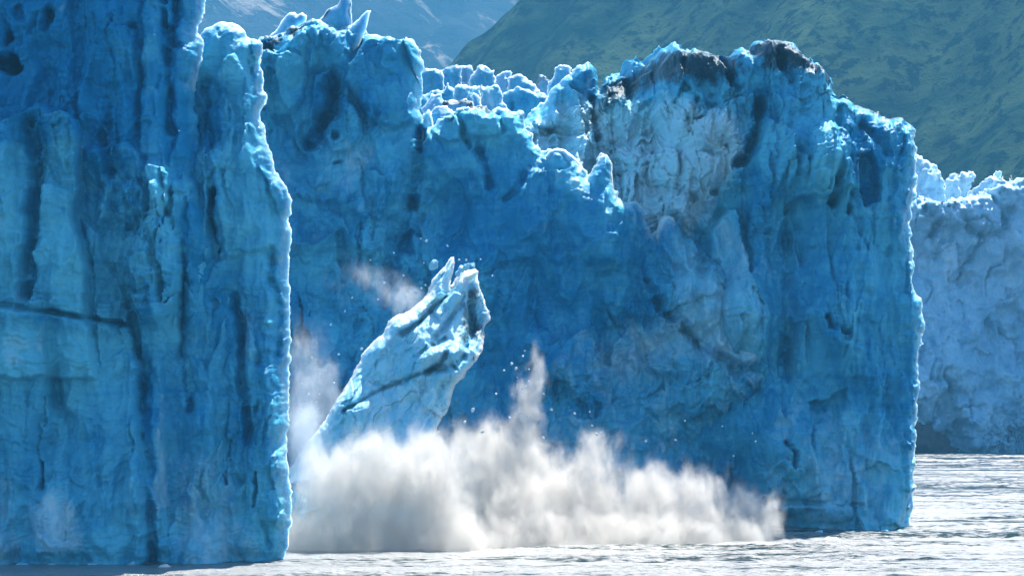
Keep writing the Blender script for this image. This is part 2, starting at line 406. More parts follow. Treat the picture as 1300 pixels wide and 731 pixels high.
A2 = ice_mass('ice_pillar', [(225, 810), (225, 70), (252, 44), (257, 34), (268, 28), (278, 25), (295, 27), (303, 32), (312, 42), (322, 46), (331, 51), (334, 58),
    (331, 75), (333, 105), (337, 125), (332, 145), (338, 165), (341, 190), (349, 210), (356, 228), (364, 240), (371, 252), (367, 275), (370, 292), (367, 330),
    (368, 370), (370, 420), (367, 480), (369, 540), (364, 565), (368, 592), (372, 640), (370, 672), (366, 694), (361, 710), (358, 810)],
    306.5, 24, 2.6, .125, ICE_NEAR, [('fbm', 8, 26, .9), ('blk', 3.4, 20, .9), ('fac', 2.0, 8, .7), ('fbm', 9, .45, .08), ('sfa', 1.4, 4, .22), ('too', 3.6, 13, .6), ('too', 1.9, 5, .4), ('fac', .7, 1.4, .08), ('fbm', .7, .5, .09)], [
    ('calm', [(255, 25), (330, 50), (335, 130), (255, 120)], .45, 10),
    ('calm', [(285, 180), (340, 170), (368, 260), (366, 380), (290, 360)], .35, 12),
    ('slab', [(262, 120), (285, 78), (300, 70), (334, 120), (338, 170), (345, 320), (290, 330), (276, 250), (272, 180)], 1.0, 9, 500),
    ('pit', 268, 122, 0, 18, 28, 1.7), ('pit', 275, 175, 0, 12, 18, 1.3), ('pit', 258, 150, 0, 9, 40, 1.2),
    ('slab', [(318, 72), (331, 62), (333, 110), (326, 76)], .7, 3, 60),
    ('crack', [(316, 80), (321, 120), (330, 170)], 3, .7),
    ('slab', [(261, 200), (272, 192), (280, 205), (292, 250), (296, 330), (262, 330)], 1.1, 5, 160),
    ('crack', [(275, 245), (271, 275), (274, 300), (278, 330)], 4.5, 2.6),
    ('slab', [(336, 214), (345, 222), (358, 240), (366, 262), (360, 300), (350, 255), (338, 226)], 1.0, 3, 80),
    ('rough', [(270, 360), (345, 350), (362, 470), (350, 540), (290, 560)], .45, 14, .9),
    ('crack', [(300, 375), (312, 430), (310, 470), (318, 560)], 5, 1.4), ('pit', 276, 388, 0, 6, 6, 2.2), ('pit', 282, 445, 0, 10, 18, 1.8),
    ('slab', [(316, 405), (326, 415), (332, 455), (322, 460), (312, 430)], 1.2, 4, 70),
    ('crack', [(345, 320), (352, 400), (356, 450)], 6, 1.2), ('pit', 343, 455, 0, 22, 10, .9), ('pit', 337, 520, 0, 10, 14, 1.5),
    ('crack', [(295, 560), (290, 600), (289, 612)], 1.8, 1.3), ('crack', [(331, 598), (329, 615), (328, 640)], 1.6, 1.1), ('crack', [(338, 660), (345, 690)], 2.5, .6),
    ('crust', [(300, 390), (330, 400), (330, 470), (310, 440)], .35, 12), ('crust', [(225, 590), (300, 600), (340, 700), (235, 720)], .35, 18),
    ('norim', [(150, 100), (250, 100), (250, 900), (150, 900)], 8), ('tone', [(250, 100), (292, 110), (292, 190), (250, 190)], -.32, 14), ('tone', [(262, 40), (330, 55), (330, 110), (268, 100)], .12, 14), ('tone', [(285, 180), (345, 180), (366, 280), (366, 380), (292, 340)], .12, 10),
    ('tone', [(262, 330), (310, 330), (318, 560), (262, 560)], -.2, 20), ('tone', [(225, 570), (370, 570), (370, 720), (225, 720)], .18, 20), ('dark_line', [(332, 60), (334, 100), (332, 150)], 2.2, .55), ('dark_line', [(252, 32), (264, 28)], 3, .6),
    ], ctrl=[(290, 80, -1.5), (270, 140, -3.0), (310, 250, 0), (300, 500, -.4), (330, 650, .3)], seed=2, edge=.25, wedge=.8)
tag(A2, 'rounded ice pillar with a bright sunlit right rim, joined to the right side of the left cliff', 'ice pillar')

# ------------------------------------------------------------------ the ice wall behind the falling berg
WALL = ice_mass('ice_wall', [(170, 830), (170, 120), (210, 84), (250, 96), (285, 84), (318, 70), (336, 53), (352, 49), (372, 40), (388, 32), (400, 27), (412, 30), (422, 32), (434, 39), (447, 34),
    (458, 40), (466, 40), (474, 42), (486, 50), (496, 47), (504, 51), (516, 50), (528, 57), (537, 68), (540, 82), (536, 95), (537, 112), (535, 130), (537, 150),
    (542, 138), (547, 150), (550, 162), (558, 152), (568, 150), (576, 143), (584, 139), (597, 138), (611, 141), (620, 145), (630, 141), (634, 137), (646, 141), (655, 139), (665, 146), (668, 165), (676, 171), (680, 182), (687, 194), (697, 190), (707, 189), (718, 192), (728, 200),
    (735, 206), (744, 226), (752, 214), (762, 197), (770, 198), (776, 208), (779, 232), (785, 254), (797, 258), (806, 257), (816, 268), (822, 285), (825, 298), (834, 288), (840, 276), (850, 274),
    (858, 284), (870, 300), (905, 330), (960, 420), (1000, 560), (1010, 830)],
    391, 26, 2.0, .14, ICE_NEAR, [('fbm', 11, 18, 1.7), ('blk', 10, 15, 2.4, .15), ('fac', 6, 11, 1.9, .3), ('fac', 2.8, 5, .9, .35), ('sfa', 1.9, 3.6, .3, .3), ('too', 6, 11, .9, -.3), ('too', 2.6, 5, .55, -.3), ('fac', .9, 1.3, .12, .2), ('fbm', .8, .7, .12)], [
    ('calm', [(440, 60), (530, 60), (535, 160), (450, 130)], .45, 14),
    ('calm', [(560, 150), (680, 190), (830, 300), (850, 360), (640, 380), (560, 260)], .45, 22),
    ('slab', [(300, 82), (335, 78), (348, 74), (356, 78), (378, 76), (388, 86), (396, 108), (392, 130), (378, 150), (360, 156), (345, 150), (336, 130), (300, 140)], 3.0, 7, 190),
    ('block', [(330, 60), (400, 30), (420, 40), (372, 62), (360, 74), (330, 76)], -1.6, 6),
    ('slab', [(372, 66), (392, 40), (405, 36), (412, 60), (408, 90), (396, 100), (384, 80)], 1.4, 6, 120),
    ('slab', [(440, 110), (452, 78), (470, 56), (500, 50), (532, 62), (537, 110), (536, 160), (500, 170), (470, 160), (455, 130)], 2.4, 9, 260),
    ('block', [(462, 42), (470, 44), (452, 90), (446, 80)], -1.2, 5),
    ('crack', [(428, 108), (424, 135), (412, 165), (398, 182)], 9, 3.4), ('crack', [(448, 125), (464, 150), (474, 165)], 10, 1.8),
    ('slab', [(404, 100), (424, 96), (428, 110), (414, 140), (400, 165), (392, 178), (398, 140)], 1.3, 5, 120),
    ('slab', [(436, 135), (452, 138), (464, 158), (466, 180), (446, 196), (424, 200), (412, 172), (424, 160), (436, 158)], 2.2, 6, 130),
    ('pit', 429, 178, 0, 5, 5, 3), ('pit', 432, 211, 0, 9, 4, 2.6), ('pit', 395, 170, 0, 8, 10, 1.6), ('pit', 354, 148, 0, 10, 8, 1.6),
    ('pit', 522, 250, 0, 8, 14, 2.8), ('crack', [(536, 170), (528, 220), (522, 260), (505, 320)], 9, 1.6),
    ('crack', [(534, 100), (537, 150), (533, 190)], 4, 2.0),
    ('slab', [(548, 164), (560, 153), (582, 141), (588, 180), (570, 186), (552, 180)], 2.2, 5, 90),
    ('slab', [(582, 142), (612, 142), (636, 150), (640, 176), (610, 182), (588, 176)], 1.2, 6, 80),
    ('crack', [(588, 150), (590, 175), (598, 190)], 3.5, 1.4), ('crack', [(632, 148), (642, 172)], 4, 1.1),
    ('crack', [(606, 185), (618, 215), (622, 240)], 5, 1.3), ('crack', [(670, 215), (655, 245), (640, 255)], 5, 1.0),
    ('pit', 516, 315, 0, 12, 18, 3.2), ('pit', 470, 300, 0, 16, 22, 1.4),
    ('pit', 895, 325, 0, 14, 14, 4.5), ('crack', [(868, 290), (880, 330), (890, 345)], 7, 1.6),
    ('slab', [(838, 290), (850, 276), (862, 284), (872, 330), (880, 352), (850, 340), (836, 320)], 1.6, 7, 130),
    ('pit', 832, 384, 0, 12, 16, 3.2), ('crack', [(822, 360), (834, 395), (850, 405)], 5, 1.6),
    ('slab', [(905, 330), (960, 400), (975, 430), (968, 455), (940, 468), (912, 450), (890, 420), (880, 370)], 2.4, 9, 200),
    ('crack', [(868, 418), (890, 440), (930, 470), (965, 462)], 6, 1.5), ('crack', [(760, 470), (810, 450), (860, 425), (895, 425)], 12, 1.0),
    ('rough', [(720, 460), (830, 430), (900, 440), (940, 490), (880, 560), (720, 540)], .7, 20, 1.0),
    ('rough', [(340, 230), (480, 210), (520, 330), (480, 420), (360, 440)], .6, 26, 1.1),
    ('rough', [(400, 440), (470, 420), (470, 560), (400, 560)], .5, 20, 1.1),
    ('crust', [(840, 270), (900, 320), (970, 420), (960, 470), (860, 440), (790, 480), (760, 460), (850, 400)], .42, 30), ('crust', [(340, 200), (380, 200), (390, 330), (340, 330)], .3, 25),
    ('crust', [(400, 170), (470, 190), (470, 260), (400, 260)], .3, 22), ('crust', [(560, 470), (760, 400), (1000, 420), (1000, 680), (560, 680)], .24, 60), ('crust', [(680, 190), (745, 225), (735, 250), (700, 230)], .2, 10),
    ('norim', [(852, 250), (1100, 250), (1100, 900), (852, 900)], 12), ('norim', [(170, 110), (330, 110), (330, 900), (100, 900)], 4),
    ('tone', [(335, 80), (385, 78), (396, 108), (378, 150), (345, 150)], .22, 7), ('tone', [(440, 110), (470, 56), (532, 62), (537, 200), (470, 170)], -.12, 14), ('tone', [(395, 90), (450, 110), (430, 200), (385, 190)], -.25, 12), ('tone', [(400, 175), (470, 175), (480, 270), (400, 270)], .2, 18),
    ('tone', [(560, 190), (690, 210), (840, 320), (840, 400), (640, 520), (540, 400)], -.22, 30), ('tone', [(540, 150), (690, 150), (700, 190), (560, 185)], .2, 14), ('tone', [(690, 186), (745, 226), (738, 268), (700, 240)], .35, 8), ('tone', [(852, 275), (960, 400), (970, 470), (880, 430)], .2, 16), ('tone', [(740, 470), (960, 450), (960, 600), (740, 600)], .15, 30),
    ('dirt', [(330, 62), (392, 32), (398, 40), (350, 72), (335, 74)], .75, 6), ('dark_line', [(338, 52), (372, 40), (398, 28)], 4, .8), ('dark_line', [(470, 40), (500, 50)], 4, .7),
    ('dark_line', [(428, 176), (434, 213)], 4, .4), ('dark_line', [(636, 140), (664, 147)], 3, .6), ('dark_line', [(588, 158), (592, 176)], 4, .6), ('dark_line', [(335, 80), (352, 75), (364, 77)], 3, .7),
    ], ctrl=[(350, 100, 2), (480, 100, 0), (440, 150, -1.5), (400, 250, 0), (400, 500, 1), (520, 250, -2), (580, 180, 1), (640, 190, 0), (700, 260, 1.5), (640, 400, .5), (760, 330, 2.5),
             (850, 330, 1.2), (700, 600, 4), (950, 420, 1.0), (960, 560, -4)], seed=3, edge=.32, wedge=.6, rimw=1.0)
tag(WALL, 'long blue ice wall behind the toppling iceberg, its sunlit ridge stepping down to the right', 'ice wall')
rnd = random.Random(11)
def pinnacle(outline, D, thick, name='pinnacle', label=None, dt=.0, mat=None, wedge=.9, rf=.7):
    o = ice_mass(name, outline, D, thick, rf, .11, mat or ICE_MID, [('blk', 1.6, 3.2, .35, .4), ('blk', .7, 1.2, .14), ('fbm', .5, .5, .06)], [], seed=5, edge=.12, wedge=wedge, dirt_top=dt, warp=1.5)
    o.parent = WALL; o.matrix_parent_inverse = WALL.matrix_world.inverted()
    wl = o.location.copy(); o.matrix_parent_inverse.identity(); o.location = wl - WALL.location
    if label: o['label'] = label
    return o
pinnacle([(334, 64), (342, 46), (350, 38), (360, 25), (368, 17), (374, 16), (378, 19), (384, 15), (389, 20), (388, 28), (376, 36), (366, 44), (352, 56)], 392.5, 1.6, name='translucent_fin', label='pale translucent leaning fin of ice')
pinnacle([(402, 44), (405, 26), (412, 18), (421, 10), (428, 6), (432, -2), (438, -6), (444, -4), (446, 4), (446, 22), (448, 34), (444, 46), (430, 52)], 389.0, 2.4, name='spire', label='dirty pointed spire on the crest', dt=.8)
pinnacle([(434, 60), (440, 40), (450, 28), (458, 21), (466, 15), (471, 15), (468, 26), (464, 40), (456, 58), (446, 72)], 386.5, 1.8, name='ice_fin', label='smooth shark-fin of blue ice')

FIN = dict(mat=ICE_MID, wedge=.5, rf=.5, name='ice_fin')
pinnacle([(691, 244), (690, 200), (699, 190), (708, 188), (718, 190), (730, 201), (739, 210), (746, 228), (743, 262), (737, 272), (724, 256), (708, 250)], 389.0, 1.3, label='glowing thin fin on the sunlit ridge', **FIN)
pinnacle([(752, 246), (755, 216), (761, 199), (771, 197), (777, 208), (779, 238), (771, 258), (760, 256)], 388.5, 1.2, **FIN)
pinnacle([(832, 302), (838, 279), (846, 273), (854, 275), (860, 288), (866, 318), (852, 336), (838, 318)], 387.5, 1.4, **FIN)
pinnacle([(533, 222), (531, 190), (537, 152), (543, 139), (549, 150), (552, 172), (550, 198), (545, 222)], 390.5, 1.0, label='pale upright sheet of ice in the notch', **FIN)

# ------------------------------------------------------------------ the dark tower at the right
q = 414
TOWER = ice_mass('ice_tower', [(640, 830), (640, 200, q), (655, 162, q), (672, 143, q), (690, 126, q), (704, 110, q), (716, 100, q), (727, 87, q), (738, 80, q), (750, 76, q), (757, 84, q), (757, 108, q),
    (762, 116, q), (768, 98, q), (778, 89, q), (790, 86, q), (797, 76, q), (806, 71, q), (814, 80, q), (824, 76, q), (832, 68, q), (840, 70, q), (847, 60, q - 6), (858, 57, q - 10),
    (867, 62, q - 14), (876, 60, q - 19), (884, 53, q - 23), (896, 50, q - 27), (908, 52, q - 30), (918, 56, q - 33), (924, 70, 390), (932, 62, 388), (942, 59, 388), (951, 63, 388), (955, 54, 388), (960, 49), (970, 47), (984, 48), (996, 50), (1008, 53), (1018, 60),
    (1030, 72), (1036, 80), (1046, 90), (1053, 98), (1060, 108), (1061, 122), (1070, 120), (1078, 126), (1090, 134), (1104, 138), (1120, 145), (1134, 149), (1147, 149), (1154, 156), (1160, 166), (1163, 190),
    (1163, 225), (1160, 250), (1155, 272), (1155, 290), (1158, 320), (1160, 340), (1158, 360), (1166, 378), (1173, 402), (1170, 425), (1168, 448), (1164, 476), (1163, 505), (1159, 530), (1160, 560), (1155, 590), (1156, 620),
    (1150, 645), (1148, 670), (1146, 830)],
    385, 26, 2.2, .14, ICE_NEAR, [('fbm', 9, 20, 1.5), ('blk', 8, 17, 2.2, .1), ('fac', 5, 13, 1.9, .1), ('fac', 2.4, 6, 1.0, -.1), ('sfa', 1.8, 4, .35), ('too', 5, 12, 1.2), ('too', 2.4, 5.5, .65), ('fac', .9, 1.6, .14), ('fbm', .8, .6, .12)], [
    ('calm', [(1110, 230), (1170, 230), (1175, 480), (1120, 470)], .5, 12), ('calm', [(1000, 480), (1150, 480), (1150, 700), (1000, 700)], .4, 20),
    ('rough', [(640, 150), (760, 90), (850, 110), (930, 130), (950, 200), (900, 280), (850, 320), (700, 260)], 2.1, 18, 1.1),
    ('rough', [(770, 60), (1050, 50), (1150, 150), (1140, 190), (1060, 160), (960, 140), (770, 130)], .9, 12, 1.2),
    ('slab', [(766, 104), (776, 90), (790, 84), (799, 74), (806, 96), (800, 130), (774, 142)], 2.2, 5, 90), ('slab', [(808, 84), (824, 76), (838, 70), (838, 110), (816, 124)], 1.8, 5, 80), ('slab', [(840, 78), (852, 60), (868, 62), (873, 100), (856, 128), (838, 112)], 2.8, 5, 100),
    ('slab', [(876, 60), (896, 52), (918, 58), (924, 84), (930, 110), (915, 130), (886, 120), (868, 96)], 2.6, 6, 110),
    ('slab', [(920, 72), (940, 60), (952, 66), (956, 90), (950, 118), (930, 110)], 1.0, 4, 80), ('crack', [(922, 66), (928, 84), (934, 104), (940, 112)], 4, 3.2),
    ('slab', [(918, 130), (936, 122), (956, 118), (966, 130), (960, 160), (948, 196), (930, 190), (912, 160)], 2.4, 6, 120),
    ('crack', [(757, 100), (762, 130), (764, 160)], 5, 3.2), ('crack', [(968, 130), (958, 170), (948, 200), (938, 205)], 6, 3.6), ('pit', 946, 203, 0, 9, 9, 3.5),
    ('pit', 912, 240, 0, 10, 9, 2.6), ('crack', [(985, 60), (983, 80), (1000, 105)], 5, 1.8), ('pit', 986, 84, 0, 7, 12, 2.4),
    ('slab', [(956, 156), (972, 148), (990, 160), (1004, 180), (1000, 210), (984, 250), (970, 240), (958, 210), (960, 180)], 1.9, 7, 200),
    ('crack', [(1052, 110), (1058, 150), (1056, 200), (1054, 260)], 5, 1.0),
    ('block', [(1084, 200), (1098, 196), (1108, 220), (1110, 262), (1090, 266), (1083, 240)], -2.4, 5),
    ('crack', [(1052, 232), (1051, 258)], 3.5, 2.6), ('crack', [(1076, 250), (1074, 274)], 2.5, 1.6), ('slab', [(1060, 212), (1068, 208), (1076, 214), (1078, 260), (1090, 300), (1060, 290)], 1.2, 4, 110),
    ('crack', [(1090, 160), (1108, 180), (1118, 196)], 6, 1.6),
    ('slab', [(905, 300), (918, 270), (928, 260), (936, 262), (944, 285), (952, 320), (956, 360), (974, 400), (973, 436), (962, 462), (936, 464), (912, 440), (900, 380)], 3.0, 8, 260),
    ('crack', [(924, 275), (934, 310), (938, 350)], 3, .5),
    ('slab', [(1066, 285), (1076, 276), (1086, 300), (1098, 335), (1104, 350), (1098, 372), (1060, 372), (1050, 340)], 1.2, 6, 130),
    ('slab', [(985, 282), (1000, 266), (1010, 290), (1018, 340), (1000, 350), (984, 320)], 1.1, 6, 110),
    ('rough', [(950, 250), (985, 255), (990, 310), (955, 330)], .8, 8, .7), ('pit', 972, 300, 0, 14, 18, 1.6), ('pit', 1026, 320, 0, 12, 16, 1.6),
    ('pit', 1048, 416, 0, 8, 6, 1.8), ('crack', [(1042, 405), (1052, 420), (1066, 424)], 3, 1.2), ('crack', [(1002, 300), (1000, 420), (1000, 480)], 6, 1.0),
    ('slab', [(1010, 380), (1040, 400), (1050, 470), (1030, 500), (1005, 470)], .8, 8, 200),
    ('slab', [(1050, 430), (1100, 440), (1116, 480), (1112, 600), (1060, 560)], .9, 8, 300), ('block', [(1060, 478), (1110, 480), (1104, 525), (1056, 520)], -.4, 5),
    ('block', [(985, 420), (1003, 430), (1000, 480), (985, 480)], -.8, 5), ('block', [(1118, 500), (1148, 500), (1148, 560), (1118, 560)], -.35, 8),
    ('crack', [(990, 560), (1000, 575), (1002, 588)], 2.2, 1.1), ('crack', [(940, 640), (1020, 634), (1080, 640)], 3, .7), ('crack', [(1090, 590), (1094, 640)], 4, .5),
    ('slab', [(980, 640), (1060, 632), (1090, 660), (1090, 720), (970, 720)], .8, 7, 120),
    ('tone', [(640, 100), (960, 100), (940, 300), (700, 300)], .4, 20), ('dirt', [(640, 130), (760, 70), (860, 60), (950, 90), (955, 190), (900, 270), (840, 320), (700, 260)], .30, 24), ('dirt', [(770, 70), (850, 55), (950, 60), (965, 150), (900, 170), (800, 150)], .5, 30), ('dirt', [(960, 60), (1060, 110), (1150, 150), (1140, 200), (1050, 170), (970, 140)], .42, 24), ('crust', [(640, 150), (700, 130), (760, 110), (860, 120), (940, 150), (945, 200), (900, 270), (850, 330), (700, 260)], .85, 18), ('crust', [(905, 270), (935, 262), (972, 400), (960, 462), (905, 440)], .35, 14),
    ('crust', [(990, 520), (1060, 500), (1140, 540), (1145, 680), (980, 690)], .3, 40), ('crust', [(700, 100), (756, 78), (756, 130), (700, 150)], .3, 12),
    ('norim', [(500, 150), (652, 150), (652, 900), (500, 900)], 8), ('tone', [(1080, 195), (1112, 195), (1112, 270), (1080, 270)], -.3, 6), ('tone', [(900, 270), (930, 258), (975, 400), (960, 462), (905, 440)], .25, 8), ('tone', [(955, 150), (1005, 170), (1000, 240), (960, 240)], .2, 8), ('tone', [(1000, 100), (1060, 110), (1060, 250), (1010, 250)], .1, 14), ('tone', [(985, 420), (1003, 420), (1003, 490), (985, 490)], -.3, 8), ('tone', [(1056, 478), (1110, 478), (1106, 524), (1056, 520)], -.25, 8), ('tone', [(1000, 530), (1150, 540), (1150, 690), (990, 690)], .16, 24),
    ('dirt', [(765, 80), (800, 66), (850, 50), (925, 48), (950, 90), (935, 104), (860, 104), (830, 96), (780, 120), (762, 130)], 1.15, 30), ('norim', [(758, 40), (1062, 30), (1075, 128), (1158, 140), (1160, 160), (1040, 120), (960, 90), (850, 80), (758, 130)], 8), ('dark_line', [(766, 110), (776, 96), (800, 80)], 7, .7), ('dark_line', [(842, 100), (846, 70), (862, 58), (880, 60)], 6, .7), ('dark_line', [(880, 64), (902, 52), (922, 60)], 7, .75), ('dark_line', [(890, 70), (900, 100), (925, 125)], 9, .45), ('dark_line', [(800, 90), (792, 130), (770, 150)], 7, .5), ('dark_line', [(860, 170), (880, 220), (868, 250)], 8, .4),
    ('dirt', [(950, 50), (1000, 48), (1060, 108), (1062, 125), (1010, 96), (960, 96)], 1.15, 24), ('dirt', [(690, 124), (757, 74), (757, 90), (700, 130)], .5, 10), ('dark_line', [(1060, 112), (1080, 128), (1110, 140), (1150, 150)], 8, .95), ('dark_line', [(920, 128), (940, 122), (958, 120), (966, 132)], 5, .75),
    ('dark_line', [(1085, 138), (1100, 160), (1118, 190)], 9, .5), ('dark_line', [(757, 100), (763, 150), (765, 170)], 6, .7), ('dirt', [(845, 180), (940, 130), (960, 150), (900, 250), (860, 240)], .34, 20),
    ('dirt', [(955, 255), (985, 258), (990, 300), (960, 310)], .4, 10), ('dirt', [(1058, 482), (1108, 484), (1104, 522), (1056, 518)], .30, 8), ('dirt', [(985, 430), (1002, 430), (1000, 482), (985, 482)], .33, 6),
    ('dirt', [(970, 632), (1060, 626), (1080, 640), (1080, 690), (970, 690)], .30, 12), ('dark_line', [(1150, 150), (1160, 165), (1163, 200)], 3, .5),
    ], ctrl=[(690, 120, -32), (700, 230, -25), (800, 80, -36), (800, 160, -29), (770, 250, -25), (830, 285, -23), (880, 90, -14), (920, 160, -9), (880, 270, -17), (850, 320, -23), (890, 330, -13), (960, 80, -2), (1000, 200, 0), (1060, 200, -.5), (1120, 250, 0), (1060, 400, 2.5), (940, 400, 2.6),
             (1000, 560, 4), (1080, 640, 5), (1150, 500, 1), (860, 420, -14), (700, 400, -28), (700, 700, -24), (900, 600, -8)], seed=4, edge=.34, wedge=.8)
tag(TOWER, 'tall ice tower right of centre with a dark dirt-streaked crest and crumbled white shoulder', 'ice tower')

# ------------------------------------------------------------------ seracs between wall and tower
SER = [  # outline, depth, material, dirt, label
    ([(524, 150), (528, 104), (534, 88), (545, 84), (556, 87), (560, 96), (562, 150)], 470, ICE_MID, .3, 'low dirty-capped serac just right of the tall blue wall'),
    ([(548, 150), (553, 96), (560, 90), (566, 82), (573, 80), (578, 92), (579, 150)], 474, ICE_MID, .7, 'serac with a dark pointed cap in the back row of the ice field'),
    ([(576, 150), (581, 90), (585, 83), (592, 78), (598, 84), (601, 95), (606, 150)], 490, ICE_FAR, .8, 'dirty grey serac furthest back in the ice field'),
    ([(600, 150), (603, 100), (609, 87), (615, 81), (622, 82), (629, 88), (630, 100), (631, 150)], 472, ICE_MID, .25, 'big rounded blue serac in the middle of the ice field'),
    ([(628, 150), (630, 96), (636, 88), (645, 87), (650, 95), (653, 150)], 480, ICE_FAR, .3, 'pale grey flat-topped serac right of the big rounded one'),
    ([(650, 150), (654, 101), (660, 96), (668, 95), (675, 100), (682, 112), (688, 120), (692, 150)], 468, ICE_MID, .5, 'arched serac with a bright curved rim, rightmost in the back row'),
    ([(682, 150), (686, 105), (689, 95), (695, 93), (700, 99), (701, 150)], 485, ICE_FAR, 1.0, 'small dark serac beside the crumbled shoulder'),
    ([(691, 150), (696, 112), (701, 104), (704, 90), (711, 85), (718, 86), (721, 94), (720, 110), (722, 150)], 452, ICE_MID, .2, 'translucent serac tucked left of the leaning shoulder block'),
    ([(534, 170), (536, 116), (548, 110), (556, 112), (563, 102), (572, 108), (580, 126), (582, 170)], 455, ICE_NEAR, .0, 'smooth deep blue serac in the second row'),
    ([(574, 170), (579, 110), (585, 106), (592, 105), (601, 106), (607, 112), (606, 170)], 452, ICE_MID, .15, 'serac with a white bulging top in the second row'),
    ([(610, 170), (613, 116), (620, 112), (630, 113), (637, 118), (640, 170)], 446, ICE_MID, .0, 'block-shaped white-topped serac in the second row'),
    ([(636, 170), (642, 124), (650, 119), (656, 115), (670, 116), (682, 120), (690, 125), (692, 170)], 450, ICE_NEAR, .0, 'broad bluish serac below the arched one'),
    ([(598, 170), (600, 122), (605, 119), (610, 124), (612, 170)], 440, ICE_MID, .0, 'little white knob of ice between two second-row seracs'),
    ([(538, 190), (541, 135), (550, 125), (560, 117), (567, 124), (576, 128), (590, 170)], 425, ICE_FAR, .5, 'tilted dirty slab peeking over the left end of the ridge'),
    ([(555, 190), (568, 128), (576, 122), (587, 121), (597, 124), (606, 130), (614, 131), (620, 140), (624, 180)], 420, ICE_FAR, 1.3, 'dark soil-covered mound of ice behind the ridge'),
    ([(544, 190), (548, 140), (555, 134), (562, 130), (568, 133), (574, 142), (578, 180)], 410, ICE_MID, .1, 'white crumbly knob of ice at the left end of the ridge'),
    ]
for i, (ol, D, m, dt, lab) in enumerate(SER):
    cx = sum(p[0] for p in ol) / len(ol); ln = rnd.uniform(-.35, .3); up = rnd.uniform(-3, 6); ol = [(cx + (p[0] - cx) * 1.28 + ln * (130 - p[1]) * .5, p[1] + up) for p in ol]
    ol = [(ol[0][0], ol[0][1] + 60)] + ol[1:-1] + [(ol[-1][0], ol[-1][1] + 60)]
    o = ice_mass('serac', ol, D, 9, .9, .18, m, [('fbm', 5, 6, .8), ('fac', 4, 5, 1.2), ('fac', 1.8, 2.2, .5), ('sfa', 1.0, 1.4, .2), ('fbm', .6, .6, .1)], [], seed=20 + i, relief=1.1, rimw=.45, edge=.4, wedge=.7, dirt_top=dt, warp=2, base_crust=.15)
    tag(o, lab, 'serac', 'seracs of the ice field behind the ridge')

# ------------------------------------------------------------------ far glacier front at the right
FL = [('fbm', 22, 26, 4), ('fac', 13, 20, 4, .3), ('fac', 6, 8, 2.4, -.2), ('sfa', 4, 5, 1.1), ('fac', 2.0, 2.8, .6), ('fis', 9, 13, 1.8)]
FARW = ice_mass('glacier_front', [(1020, 640), (1020, 262), (1120, 255), (1166, 250), (1172, 248), (1180, 256), (1192, 260), (1206, 254), (1222, 250), (1240, 246), (1252, 240), (1262, 232), (1275, 228), (1292, 226), (1302, 233), (1320, 228), (1380, 240), (1430, 232), (1500, 244), (1560, 236), (1640, 256), (1650, 640)],
    893, 60, 9, .42, ICE_FAR, FL, [
    ('slab', [(1164, 262), (1186, 258), (1205, 256), (1222, 252), (1252, 250), (1254, 258), (1264, 270), (1262, 295), (1245, 302), (1225, 290), (1190, 290)], 6, 8, 120),
    ('slab', [(1250, 240), (1300, 226), (1350, 240), (1350, 330), (1280, 330), (1266, 280)], 4, 8, 160),
    ('crack', [(1215, 280), (1235, 298), (1260, 300), (1272, 270)], 6, 3), ('pit', 1218, 355, 0, 14, 10, 4), ('crack', [(1176, 300), (1186, 284)], 5, 4),
    ('rough', [(1150, 400), (1350, 400), (1350, 560), (1150, 560)], 1.6, 30, 2.0),
    ('dirt', [(1225, 540), (1260, 520), (1350, 490), (1350, 600), (1225, 600)], .62, 22), ('dirt', [(1262, 490), (1350, 470), (1350, 600), (1250, 560)], .55, 24), ('crust', [(1150, 240), (1350, 220), (1350, 420), (1150, 420)], .3, 30),
    ], ctrl=[(1200, 300, 0), (1300, 300, 0), (1200, 540, 9), (1300, 540, 9)], seed=50, edge=1.0, wedge=.6)
tag(FARW, 'hazy pale glacier front beyond the water at the right edge', 'glacier front')
FS = [([(1130, 330), (1150, 215), (1160, 196), (1168, 198), (1174, 203), (1184, 206), (1190, 214), (1196, 222), (1200, 240), (1208, 330)], 925, .15, 'white sunlit serac peak touching the right side of the tower'),
      ([(1190, 300), (1198, 232), (1206, 222), (1214, 221), (1218, 230), (1222, 300)], 935, .4, 'thin upright serac slab behind the far glacier front'),
      ([(1204, 300), (1212, 224), (1222, 219), (1238, 219), (1238, 226), (1230, 240), (1240, 300)], 945, .5, 'tilted grey serac slab leaning right on the far skyline'),
      ([(1216, 310), (1226, 246), (1244, 232), (1258, 224), (1270, 224), (1268, 232), (1256, 246), (1260, 310)], 932, .7, 'dirty leaning slab in front of the skyline peak'),
      ([(1252, 300), (1258, 226), (1263, 223), (1265, 216), (1270, 215), (1273, 226), (1280, 300)], 950, .2, 'small finger of ice standing up on the far skyline')]
for i, (ol, D, dt, lab) in enumerate(FS):
    o = ice_mass('serac', ol, D, 14, 3.0, .34, ICE_FAR, [('fbm', 8, 9, 1.5), ('blk', 5, 6, 2), ('blk', 2, 2.4, .8), ('blk', 1, 1.2, .35)], [], seed=60 + i, edge=.6, wedge=.5, dirt_top=dt, warp=2, base_crust=.5)
    tag(o, lab, 'serac', 'seracs on the far glacier')

